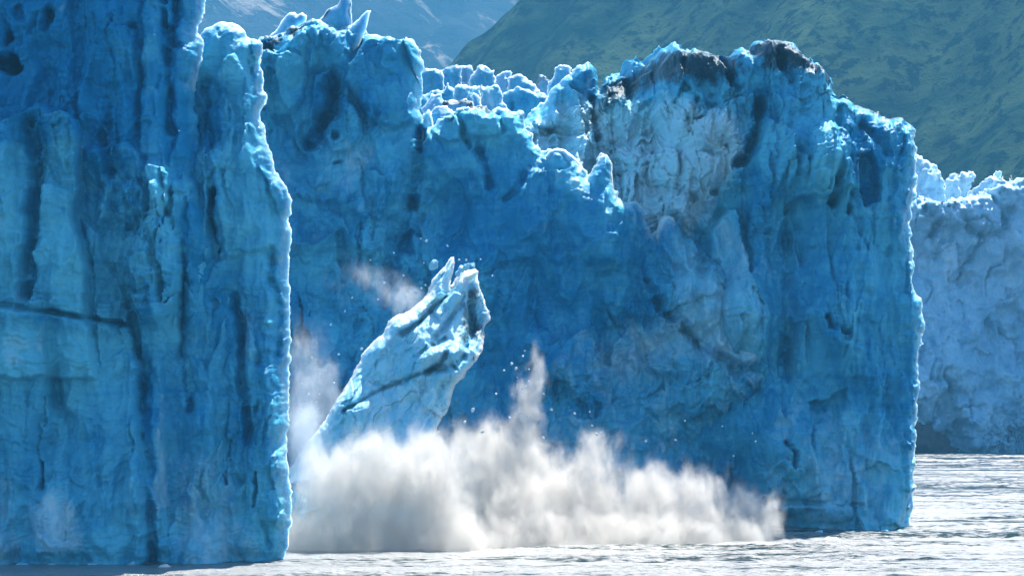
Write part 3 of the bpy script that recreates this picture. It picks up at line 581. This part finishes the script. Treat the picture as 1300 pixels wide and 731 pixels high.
# ------------------------------------------------------------------ the calving iceberg
BERG = ice_mass('iceberg', [(300, 760), (352, 620), (374, 590), (392, 560), (412, 538), (430, 506), (440, 488), (452, 464), (462, 446), (474, 432), (484, 424), (492, 408), (504, 400), (512, 396), (522, 388), (532, 380),
    (540, 370), (546, 352), (552, 344), (558, 338), (564, 330), (570, 322), (575, 321), (575, 334), (572, 350), (570, 362), (576, 350), (586, 342), (594, 338), (603, 336), (607, 340), (606, 352), (610, 366), (615, 378), (621, 392), (620, 404),
    (614, 416), (615, 428), (613, 444), (608, 454), (596, 468), (584, 482), (574, 496), (573, 510), (566, 526), (556, 540), (552, 560), (546, 600), (556, 760)],
    345, 7.5, 2.2, .105, ICE_BERG, [('fbm', 9, 5, 1.0, .95), ('fac', 7, 2.4, 1.1, .95), ('too', 2.6, 5.5, .55, -.6), ('too', 1.2, 2.6, .25, -.7), ('sfa', 3.4, 1.3, .6, .9), ('fac', 1.3, .7, .30, .8), ('sfa', .7, .5, .12, .8), ('fbm', .5, .4, .07), ('fis', 5, 1.6, .45, .95)], [
    ('slab', [(470, 440), (500, 404), (540, 374), (574, 326), (573, 352), (556, 384), (534, 404), (505, 424), (470, 470), (440, 520), (420, 540)], 1.0, 5, 260),
    ('crack', [(572, 360), (560, 378), (546, 392), (532, 408), (512, 424)], 4.0, 1.8), ('crack', [(440, 520), (475, 500), (510, 484), (545, 472), (560, 460), (566, 448)], 2.6, 1.2), ('crack', [(545, 472), (575, 462), (588, 452)], 5, 1.3),
    ('crack', [(588, 374), (576, 394), (560, 420), (548, 440)], 4, 1.0), ('crack', [(596, 386), (600, 420), (592, 440)], 5, 1.3), ('crack', [(530, 452), (550, 440), (566, 430)], 3.5, .9),
    ('block', [(590, 352), (606, 345), (622, 392), (612, 450), (598, 440), (592, 400)], -1.4, 6), ('slab', [(546, 392), (574, 366), (588, 372), (580, 396), (560, 412)], .7, 4, 80),
    ('block', [(558, 484), (580, 480), (572, 520), (554, 540), (546, 520)], -.8, 5), ('pit', 563, 492, 0, 6, 6, .9), ('pit', 546, 524, 0, 8, 10, .9), ('pit', 506, 420, 0, 10, 6, .7), ('pit', 482, 452, 0, 8, 8, .6),
    ('rough', [(560, 446), (590, 440), (580, 464), (560, 466)], .5, 4, .5), ('rough', [(588, 340), (606, 334), (604, 352), (580, 356)], .5, 4, .4),
    ('dirt', [(590, 366), (606, 350), (624, 392), (615, 450), (600, 456), (600, 430), (590, 440), (574, 440)], .7, 9), ('dark_line', [(606, 345), (614, 378), (620, 395)], 4, .75), ('dark_line', [(612, 418), (612, 444), (602, 456)], 5, .75),
    ('dark_line', [(572, 364), (556, 384), (532, 408)], 3, .5), ('dark_line', [(460, 512), (510, 486), (545, 474), (566, 450)], 3.5, .3), ('dark_line', [(560, 484), (566, 496)], 5, .5), ('dark_line', [(540, 515), (546, 530)], 6, .45), ('dark_line', [(574, 325), (572, 345)], 2.5, .5),
    ('dark_line', [(588, 376), (572, 402)], 4, .4), ('dark_line', [(500, 420), (516, 424)], 5, .35),
    ('crust', [(470, 440), (540, 374), (560, 350), (560, 380), (505, 430)], .25, 8), ('crust', [(576, 350), (606, 334), (606, 350), (582, 362)], .7, 5), ('crust', [(400, 560), (470, 520), (540, 520), (540, 620), (380, 620)], .2, 20),
    ], ctrl=[(480, 430, -2.5), (560, 330, -9), (600, 370, -8), (540, 480, 0), (450, 560, 4), (520, 600, 6.5), (420, 700, 10)], seed=8, edge=.16, wedge=.9, warp=2.0, relief=.95)
tag(BERG, 'pale blue slab of ice toppling into the water in the splash, leaning right', 'iceberg')
def chip(cx, cy, D, r, mat, name='ice_fragment', seed=0, flat=1.0):
    rr = random.Random(seed)
    import bmesh
    bm = bmesh.new(); bmesh.ops.create_icosphere(bm, subdivisions=2, radius=1)
    a, b = rr.uniform(0, 6), rr.uniform(0, 6)
    pl = [(rr.gauss(0, 1), rr.gauss(0, 1), rr.gauss(0, 1), rr.uniform(.45, .8)) for _ in range(9)]
    for v in bm.verts:
        for (i, j, k, w) in pl:
            n = math.sqrt(i * i + j * j + k * k); dd = (v.co.x * i + v.co.y * j + v.co.z * k) / n - w
            if dd > 0: v.co.x -= i / n * dd; v.co.y -= j / n * dd; v.co.z -= k / n * dd
        v.co.x *= r * rr.uniform(.97, 1.03); v.co.y *= r; v.co.z *= r * flat
    me = bpy.data.meshes.new(name); bm.to_mesh(me); bm.free(); me.materials.append(mat)
    o = bpy.data.objects.new(name, me); COL.objects.link(o)
    X, Z = px(cx, cy, D); o.location = (X, D, Z); o.rotation_euler = (rr.uniform(0, 6), 0, rr.uniform(0, 6)) if flat == 1 else (0, 0, 0)
    return o
for (cu, cv, cr_, sd_) in ((586, 341, .55, 5), (593, 338, .5, 6), (600, 337, .45, 7), (582, 347, .45, 8)):
    sc_ = chip(cu, cv, 350, cr_, ICE_BERG, 'snow_crumb', sd_); sc_.parent = BERG; sc_.location = sc_.location - BERG.location
kn = chip(551, 337, 345, .75, ICE_BERG, 'crumbling_knob', 3); kn.parent = BERG; kn.location = kn.location - BERG.location; kn['label'] = 'crumbly white knob breaking off the left side'
rnd = random.Random(4)
FR = [(534, 303), (541, 306), (500, 321), (568, 312), (538, 334), (512, 350), (459, 443), (405, 500), (402, 436), (402, 510), (650, 500), (583, 330), (592, 330), (447, 378), (470, 330), (488, 360), (420, 412), (438, 395), (480, 470 - 90), (610, 329), (640, 470), (625, 350), (430, 450), (414, 470), (396, 455), (522, 366), (528, 371), (535, 366), (517, 374), (540, 362)]
for i, (u, v) in enumerate(FR):
    o = chip(u, v, 343 + rnd.uniform(-3, 5), rnd.choice([.10, .13, .16, .22]) * (1.5 if (u, v) == (459, 443) else 1), ICE_CHIP, seed=30 + i)
    tag(o, 'tiny bright ice fragment flying through the air around the toppling iceberg', 'ice fragment', 'ice fragments flying around the iceberg')

FR2 = [(rnd.gauss(668, 26), rnd.uniform(440, 560), rnd.choice([.16, .2, .26, .36])) for _ in range(14)] + [(rnd.uniform(700, 960), rnd.uniform(520, 590), rnd.choice([.16, .2, .3])) for _ in range(12)] + [(rnd.uniform(380, 450), rnd.uniform(440, 560), rnd.choice([.16, .2, .3])) for _ in range(10)] + [(655, 468, .35), (664, 452, .25), (700, 520, .3), (752, 540, .3), (600, 520, .5), (590, 535, .35), (612, 548, .4), (648, 530, .3), (405, 470, .3), (392, 500, .3), (424, 486, .25), (556, 548, .45), (820, 560, .3), (690, 500, .22), (630, 500, .28), (668, 490, .22)]
for i, (u, v, r_) in enumerate(FR2):
    o = chip(u, v, 342 + rnd.uniform(-5, 4), r_ * .62, ICE_CHIP, seed=80 + i)
    tag(o, 'small ice fragment flung up above the cloud of spray', 'ice fragment', 'ice fragments flung up out of the spray')
BR = [(372, 712), (402, 709), (455, 706), (560, 703), (612, 706), (700, 702), (745, 708), (838, 699), (905, 703), (985, 696), (1110, 690), (1180, 700), (1238, 712), (930, 716), (660, 716), (545, 719)]
BF = [(28, 717), (66, 717), (118, 716), (168, 715), (236, 713), (282, 712), (322, 710), (352, 709), (1000, 677), (1040, 676), (1082, 675), (1122, 674), (1142, 674)]
for i, (u, v) in enumerate(BF):
    o = chip(u, v, 64500.0 / (v - 500) - 1.5, rnd.uniform(.3, .75), ICE_BERG, 'brash_ice', 160 + i, .55)
    tag(o, 'lump of fallen brash ice lying against the waterline of an ice cliff', 'brash ice', 'lumps of brash ice along the foot of the cliffs')
for i, (u, v) in enumerate(BR):
    o = chip(u, v, 64500.0 / (v - 500), rnd.uniform(.22, .5), ICE_FAR, 'brash_ice', 120 + i, .5)
    tag(o, 'small lump of brash ice floating on the glittering water', 'brash ice', 'lumps of brash ice on the water')

# ------------------------------------------------------------------ floes and the rock
def floe(pts, D, depth, mat, lab, name='ice_floe', seed=90, cell=.1):
    o = ice_mass(name, pts, D, depth, depth * .5, cell, mat, [('blk', 1.6, .8, .4), ('blk', .7, .4, .2), ('fbm', .4, .3, .08)], [], seed=seed, edge=.08, wedge=1.0, warp=1, base_crust=.5)
    return tag(o, lab, 'ice floe')
floe([(1020, 694), (1024, 688), (1032, 687), (1040, 684), (1052, 681), (1062, 682), (1070, 686), (1076, 688), (1074, 694)], 349, 2.2, ICE_BERG, 'flat pale ice floe floating in the shadow at the foot of the dark tower')
floe([(1246, 575), (1250, 560), (1258, 559), (1268, 557), (1276, 560), (1290, 562), (1296, 575)], 875, 5, ICE_FAR, 'long white floe beneath the far glacier front', seed=91, cell=.25)
floe([(488, 704), (494, 700), (503, 699), (512, 700), (518, 704)], 326, 1.2, ICE_FAR, 'small low floe on the glittering water in front of the splash', seed=92)
floe([(196, 722), (204, 717), (212, 716), (218, 720), (222, 724)], 292, 1.2, ICE_BERG, 'little ice chunk floating by the foot of the left cliff', seed=93)
ROCKM = NT('moraine_rock'); _c = ROCKM.coord()
ROCKM.bsdf(Base_Color=ROCKM.mix(ROCKM.noise(_c, .35, 8, .7), (.05, .045, .05), (.13, .11, .11)), Roughness=.9, Normal=ROCKM.bump(ROCKM.noise(_c, .6, 8, .7), 1.0, 1.2)); ROCKM = ROCKM.m
RK = ice_mass('rock_outcrop', [(1090, 600), (1120, 545), (1150, 524), (1165, 526), (1178, 530), (1192, 541), (1204, 556), (1214, 570), (1230, 600)], 868, 16, 9, .35, ROCKM, [('fbm', 9, 7, 2), ('blk', 5, 5, 2.2, .5), ('blk', 2, 2, .8), ('fbm', 1.5, 1.5, .3)], [], seed=95, edge=.7, wedge=1.0)
tag(RK, 'dark rounded rock outcrop at the waterline right of the tower', 'rock')
# ------------------------------------------------------------------ sea
def grid_mesh(name, xs, ys, zf, mat):
    X, Y = np.meshgrid(np.asarray(xs, F32), np.asarray(ys, F32)); Zz = zf(X, Y)
    V = np.stack([X.ravel(), Y.ravel(), Zz.ravel()], 1)
    nx, ny = len(xs), len(ys); I = np.arange(nx * ny).reshape(ny, nx)
    Q = np.stack([I[:-1, :-1].ravel(), I[:-1, 1:].ravel(), I[1:, 1:].ravel(), I[1:, :-1].ravel()], 1)
    return mesh_obj(name, V, Q, mat)
def waves(X, Y):
    a = sstep(240, 262, Y) * (1 - sstep(900, 1400, Y))
    r = .42 * fbm(X / 9 + Y / 30, Y / 5, 3, 201) + .26 * ridged(X / 3.4, Y / 2.3, 3, 205) + .10 * fbm(X / 1.2, Y / .9, 2, 209)
    patch = .45 + .75 * sstep(-.35, .5, fbm(X / 60, Y / 16, 3, 215))
    return r * patch * a * .9
W = NT('sea_water'); wc = W.coord()
wp = W.noise(W.coord(scale=(.012, .10, 1)), 1.0, 5, .65, .4)
wp2 = W.noise(W.coord(scale=(.5, 1.3, 1)), 1.0, 5, .65)
wy = W.n('ShaderNodeSeparateXYZ'); W.t.links.new(W.coord(), wy.inputs[0])
wf = W.mr(W.math('SUBTRACT', W.math('ADD', W.math('MULTIPLY', wp, .6), W.math('MULTIPLY', wp2, .4)), W.mr(wy.outputs[1], 450, 540, 0, .026)), .415, .52, 0, 1, True)
wn = W.bump(W.noise(W.coord(scale=(.9, 1.6, 1)), 1.2, 5, .62), 1.0, .75)
W.bsdf(Base_Color=(.022, .048, .048), Roughness=.12, IOR=1.33, Specular_IOR_Level=W.mr(wf, 0, 1, .12, .5), Coat_Weight=wf, Coat_Roughness=W.mr(wf, 0, 1, .25, .5), Coat_IOR=2.7, Normal=wn, Coat_Normal=wn)
xs = np.concatenate([np.linspace(-3500, -110, 30), np.linspace(-100, 190, 640), np.linspace(200, 4000, 30)])
ys = np.concatenate([np.linspace(-200, 235, 20), np.arange(240, 420, .45), np.arange(420, 900, 1.6), np.linspace(905, 6000, 40)])
sea = grid_mesh('water', xs, ys, waves, W.m); tag(sea, kind='structure')

# ------------------------------------------------------------------ hills
G = NT('tundra_hillside'); gc = G.coord()
g1 = G.noise(G.coord(scale=(.6, 1, 1), rot=(0, 0, .5)), .012, 8, .66, .6); g2 = G.noise(gc, .09, 7, .7)
gm = G.mix(G.mr(g1, .36, .60, 0, 1, True), (.010, .038, .030), (.068, .114, .058))
gm = G.mix(G.mr(g2, .50, .58, 0, .85, True), gm, (.003, .020, .020))
G.bsdf(Base_Color=gm, Roughness=.95, Specular_IOR_Level=0.0, Normal=G.bump(g2, 1.0, 6.0))
def hill(X, Y):
    crest = 238 + .77 * (X + 32) ; crest = np.minimum(crest, 640 + .25 * (X - 520))
    base = crest - .70 * np.abs(1820 - Y)
    ca, sa = math.cos(1.0), math.sin(1.0)
    P, Qq = X * ca + Y * sa, -X * sa + Y * ca
    r = 30 * fbm(P / 420, Qq / 130, 3, 301) + 11 * ridged(P / 260, Qq / 80, 3, 305) + 6 * fbm(P / 80, Qq / 30, 3, 309) + 1.6 * blk(X / 9, Y / 9, 311) * sstep(-.2, .3, fbm(X / 60, Y / 60, 3, 317))
    return np.maximum(base + r * sstep(-60, 60, base), -4)
tag(grid_mesh('green_hillside', np.linspace(-420, 900, 560), np.concatenate([np.linspace(1000, 1820, 400), np.linspace(1830, 2700, 40)]), hill, G.m), kind='structure')
M = NT('bare_mountain'); mc = M.coord()
ms = M.n('ShaderNodeMapping'); ms.inputs['Scale'].default_value = (.16, .3, 1); M.t.links.new(M.coord(rot=(0, -.66, 0)), ms.inputs['Vector'])
sn = M.noise(ms.outputs[0], .016, 7, .66, .3)
sm = M.mix(M.mr(M.noise(mc, .006, 8, .65), .4, .62), (.03, .042, .052), (.055, .066, .08))
sm = M.mix(M.mr(sn, .555, .63, 0, 1, True), sm, (.42, .37, .31))
M.bsdf(Base_Color=sm, Roughness=.95, Specular_IOR_Level=0.0, Normal=M.bump(M.noise(mc, .03, 9, .7), 1.0, 20.0))
def mount(X, Y):
    base = 760 - .62 * np.abs(4100 - Y) - .06 * X
    r = 60 * ridged((X * .8 + Y * .3) / 420, (Y * .8 - X * .5) / 420, 5, 401) + 40 * fbm(X / 160, Y / 300, 5, 405)
    return np.maximum(base + r - 40, -4)
tag(grid_mesh('mountain', np.linspace(-1500, 1500, 420), np.concatenate([np.linspace(2750, 4150, 260), np.linspace(4170, 5300, 40)]), mount, M.m), kind='structure')

# ------------------------------------------------------------------ splash: drops and mist thrown up by the fall
def spray(name, blobs, dens, thr, lab, step=1.0, ns=.42, soft=.5, tint=(.92, .90, .865)):
    """blobs: (u, v, D, rx, ry, rz, weight) in photo px for the centre, metres for the radii. One closed hull round them, density inside it."""
    import bmesh
    bm = bmesh.new()
    C = []
    for (u, v, D, rx, ry, rz, w) in blobs:
        X, Z = px(u, v, D); C.append((X, D, Z, rx, ry, rz, w))
        g = bmesh.ops.create_icosphere(bm, subdivisions=3, radius=1)
        for q_ in g['verts']:
            q_.co.x = X + q_.co.x * rx * 1.5; q_.co.y = D + q_.co.y * ry * 1.5; q_.co.z = max(Z + q_.co.z * rz * 1.5, -.6)
    me = bpy.data.meshes.new(name); bm.to_mesh(me); bm.free()
    t = NT(name + '_mist')
    pos = t.coord()
    geo = t.n('ShaderNodeNewGeometry').outputs['Position']
    wv = t.n('ShaderNodeTexNoise'); wv.inputs['Scale'].default_value = .16; wv.inputs['Detail'].default_value = 4; t.t.links.new(geo, wv.inputs['Vector'])
    off = t.n('ShaderNodeVectorMath', operation='SUBTRACT'); t.t.links.new(wv.outputs['Color'], off.inputs[0]); off.inputs[1].default_value = (.5, .5, .5)
    off2 = t.n('ShaderNodeVectorMath', operation='SCALE'); t.t.links.new(off.outputs[0], off2.inputs[0]); off2.inputs['Scale'].default_value = 6.5
    p2 = t.vmath('ADD', geo, off2.outputs[0])
    tot = None
    for (X, Y, Z, rx, ry, rz, w) in C:
        d = t.vmath('MULTIPLY', t.vmath('SUBTRACT', p2, (X, Y, Z)), (1 / rx, 1 / ry, 1 / rz))
        L = t.vmath('LENGTH', d, (0, 0, 0))
        b = t.mr(L, 0.0, 1.5, w, 0.0, True)
        tot = b if tot is None else t.math('ADD', tot, b)
    mp = t.n('ShaderNodeMapping'); mp.inputs['Scale'].default_value = (1, 1, .55); mp.inputs['Rotation'].default_value = (0, .25, 0); t.t.links.new(geo, mp.inputs['Vector'])
    nz = t.noise(mp.outputs[0], ns, 5, .6, .35)
    mf = t.n('ShaderNodeMapping'); mf.inputs['Scale'].default_value = (1, .6, .45); mf.inputs['Rotation'].default_value = (0, .6, 0); t.t.links.new(p2, mf.inputs['Vector'])
    fz = t.noise(mf.outputs[0], .75, 4, .65, .9)
    f = t.math('ADD', tot, t.math('MULTIPLY', t.math('SUBTRACT', nz, .5), 3.4))
    f = t.mr(f, thr, thr + soft * 2, 0, 1, True)
    f = t.math('MULTIPLY', f, t.math('MINIMUM', tot, 1.0))
    f = t.math('MULTIPLY', f, t.mr(fz, 0.34, .70, .3, 1.7, True))
    pv = t.n('ShaderNodeVolumePrincipled'); pv.inputs['Color'].default_value = tint + (1,); pv.inputs['Anisotropy'].default_value = .38
    t.set(pv.inputs['Density'], t.math('MULTIPLY', f, dens))
    t.t.links.new(pv.outputs[0], t.out.inputs['Volume'])
    me.materials.append(t.m)
    o = bpy.data.objects.new(name, me); COL.objects.link(o)
    rm = o.modifiers.new('hull', 'REMESH'); rm.mode = 'VOXEL'; rm.voxel_size = .8
    tag(o, lab, 'splash', kind='stuff')
    return o
spray('splash_spray', [
    (465, 590, 326, 5, 3.5, 5, 1.0), (535, 572, 330, 3.2, 3, 4.5, .95), (600, 572, 341, 4, 4, 5, .9), (650, 590, 343, 4, 4, 6, .9), (378, 690, 326, 4, 5, 3, 1.3), (420, 694, 324, 6, 5, 3, 1.4), (490, 694, 323, 7, 5, 3, 1.5), (560, 692, 326, 7, 5, 3, 1.4), (640, 690, 332, 8, 6, 3, 1.4), (720, 688, 336, 8, 6, 3, 1.3), (800, 686, 338, 8, 6, 3, 1.3), (880, 684, 341, 8, 6, 3, 1.2), (950, 684, 343, 5, 5, 2.4, 1.1),
    (385, 640, 327, 3.4, 4, 6.5, 1.0), (420, 655, 323, 4.5, 4, 6.5, 1.1), (480, 655, 322, 5, 4, 7.5, 1.3), (500, 600, 325, 4.5, 3.5, 5.5, 1.0), (432, 600, 326, 4.2, 3.5, 5, .7), (400, 585, 330, 2.6, 3, 4, .6), (535, 590, 328, 3.6, 3.5, 5, .9),
    (555, 640, 326, 5, 5, 7.5, 1.3), (575, 585, 336, 3.6, 4, 5.5, 1.0), (600, 555, 345, 2.6, 3, 3, .7), (630, 650, 338, 6, 7, 6, 1.3), (622, 590, 343, 4.5, 4.5, 5, .85), (672, 550, 346, 3.0, 3.4, 7, .95), (678, 500, 347, 2.2, 2.8, 6, .8), (681, 462, 348, 1.6, 2.2, 4, .6),
    (700, 640, 340, 6, 7, 6.5, 1.2), (735, 590, 345, 4.2, 5, 5, .85), (760, 570, 346, 3, 4, 3.6, .6), (780, 650, 342, 6, 7, 6, 1.15), (830, 600, 345, 4.4, 5, 4.5, .8), (860, 650, 344, 6, 6, 5.6, 1.1), (900, 615, 347, 4.2, 5, 4.5, .75), (930, 655, 346, 4.6, 5, 5, 1.0), (965, 650, 347, 2.8, 4, 4.6, .8),
    ], .46, .5, 'white cloud of spray bursting up from the water round the toppling iceberg')
spray('mist', [(388, 590, 336, 3.4, 4, 7, 1.1), (376, 430, 348, 2, 3, 4, .6), (440, 540, 350, 3, 3, 4, .6), (390, 470, 345, 2.8, 4, 6.5, .75), (385, 540, 340, 3.0, 4, 6, .95), (415, 520, 345, 3.2, 4, 5, .7), (490, 368, 354, 3.2, 3, 2.4, .8), (515, 378, 352, 2.4, 2.5, 2.4, 1.0), (470, 345, 356, 3, 3, 2, .5), (440, 350, 354, 4, 3, 2.5, .3), (400, 420, 354, 3, 3, 4, .35)],
      .34, .3, 'thin drifting mist hanging between the left cliff and the toppling iceberg', ns=.3, tint=(.80, .86, .92))

# ------------------------------------------------------------------ air
import bmesh
bm = bmesh.new(); bmesh.ops.create_cube(bm, size=1)
for v in bm.verts:
    v.co.x *= 9000; v.co.y = 2400 + v.co.y * 7300; v.co.z = 470 + v.co.z * 950
me = bpy.data.meshes.new('haze'); bm.to_mesh(me); bm.free()
hm = NT('haze_air'); pv = hm.n('ShaderNodeVolumePrincipled'); pv.inputs['Color'].default_value = (.14, .55, .95, 1); pv.inputs['Density'].default_value = HAZE; pv.inputs['Anisotropy'].default_value = .2
hm.t.links.new(pv.outputs[0], hm.out.inputs['Volume']); me.materials.append(hm.m)
if HAZE > 0:
    hz = bpy.data.objects.new('haze', me); COL.objects.link(hz); tag(hz, kind='stuff')

# ------------------------------------------------------------------ light
w = bpy.data.worlds.new('World'); sc.world = w; w.use_nodes = True
nt = w.node_tree; bg = nt.nodes['Background']
sk = nt.nodes.new('ShaderNodeTexSky'); sk.sky_type = 'NISHITA'; sk.sun_disc = False
sk.sun_elevation = R(SUN_EL); sk.sun_rotation = R(SUN_AZ); sk.altitude = 0; sk.air_density = 1.0; sk.dust_density = .6; sk.ozone_density = 2.5
nt.links.new(sk.outputs[0], bg.inputs[0]); bg.inputs[1].default_value = SKY
sl = bpy.data.lights.new('sun', 'SUN'); sl.energy = SUN; sl.angle = R(.53); sl.color = (1, .95, .87)
so = bpy.data.objects.new('sun', sl); COL.objects.link(so)
from mathutils import Vector
sd = Vector((math.sin(R(SUN_AZ)) * math.cos(R(SUN_EL)), math.cos(R(SUN_AZ)) * math.cos(R(SUN_EL)), math.sin(R(SUN_EL))))
so.rotation_euler = sd.to_track_quat('Z', 'Y').to_euler(); so.location = (0, 0, 300)

cam = bpy.data.cameras.new('camera'); co = bpy.data.objects.new('camera', cam); COL.objects.link(co); sc.camera = co
co.location = (0, 0, HC); co.rotation_euler = (R(90), 0, 0)
cam.sensor_width = 36; cam.lens = 36 * FPX / 1300; cam.shift_y = (HOR - 365.5) / 1300; cam.clip_start = 1; cam.clip_end = 20000
vs = sc.view_settings; vs.view_transform = 'Standard'; vs.look = 'None'; vs.exposure = EXPO; vs.gamma = 1; vs.use_curve_mapping = False
cy = sc.cycles
cy.max_bounces = 8; cy.diffuse_bounces = 2; cy.glossy_bounces = 3; cy.transmission_bounces = 2; cy.volume_bounces = 3
cy.use_denoising = True
cy.volume_step_rate = .4; cy.volume_max_steps = 256
cy.sample_clamp_indirect = 6.0
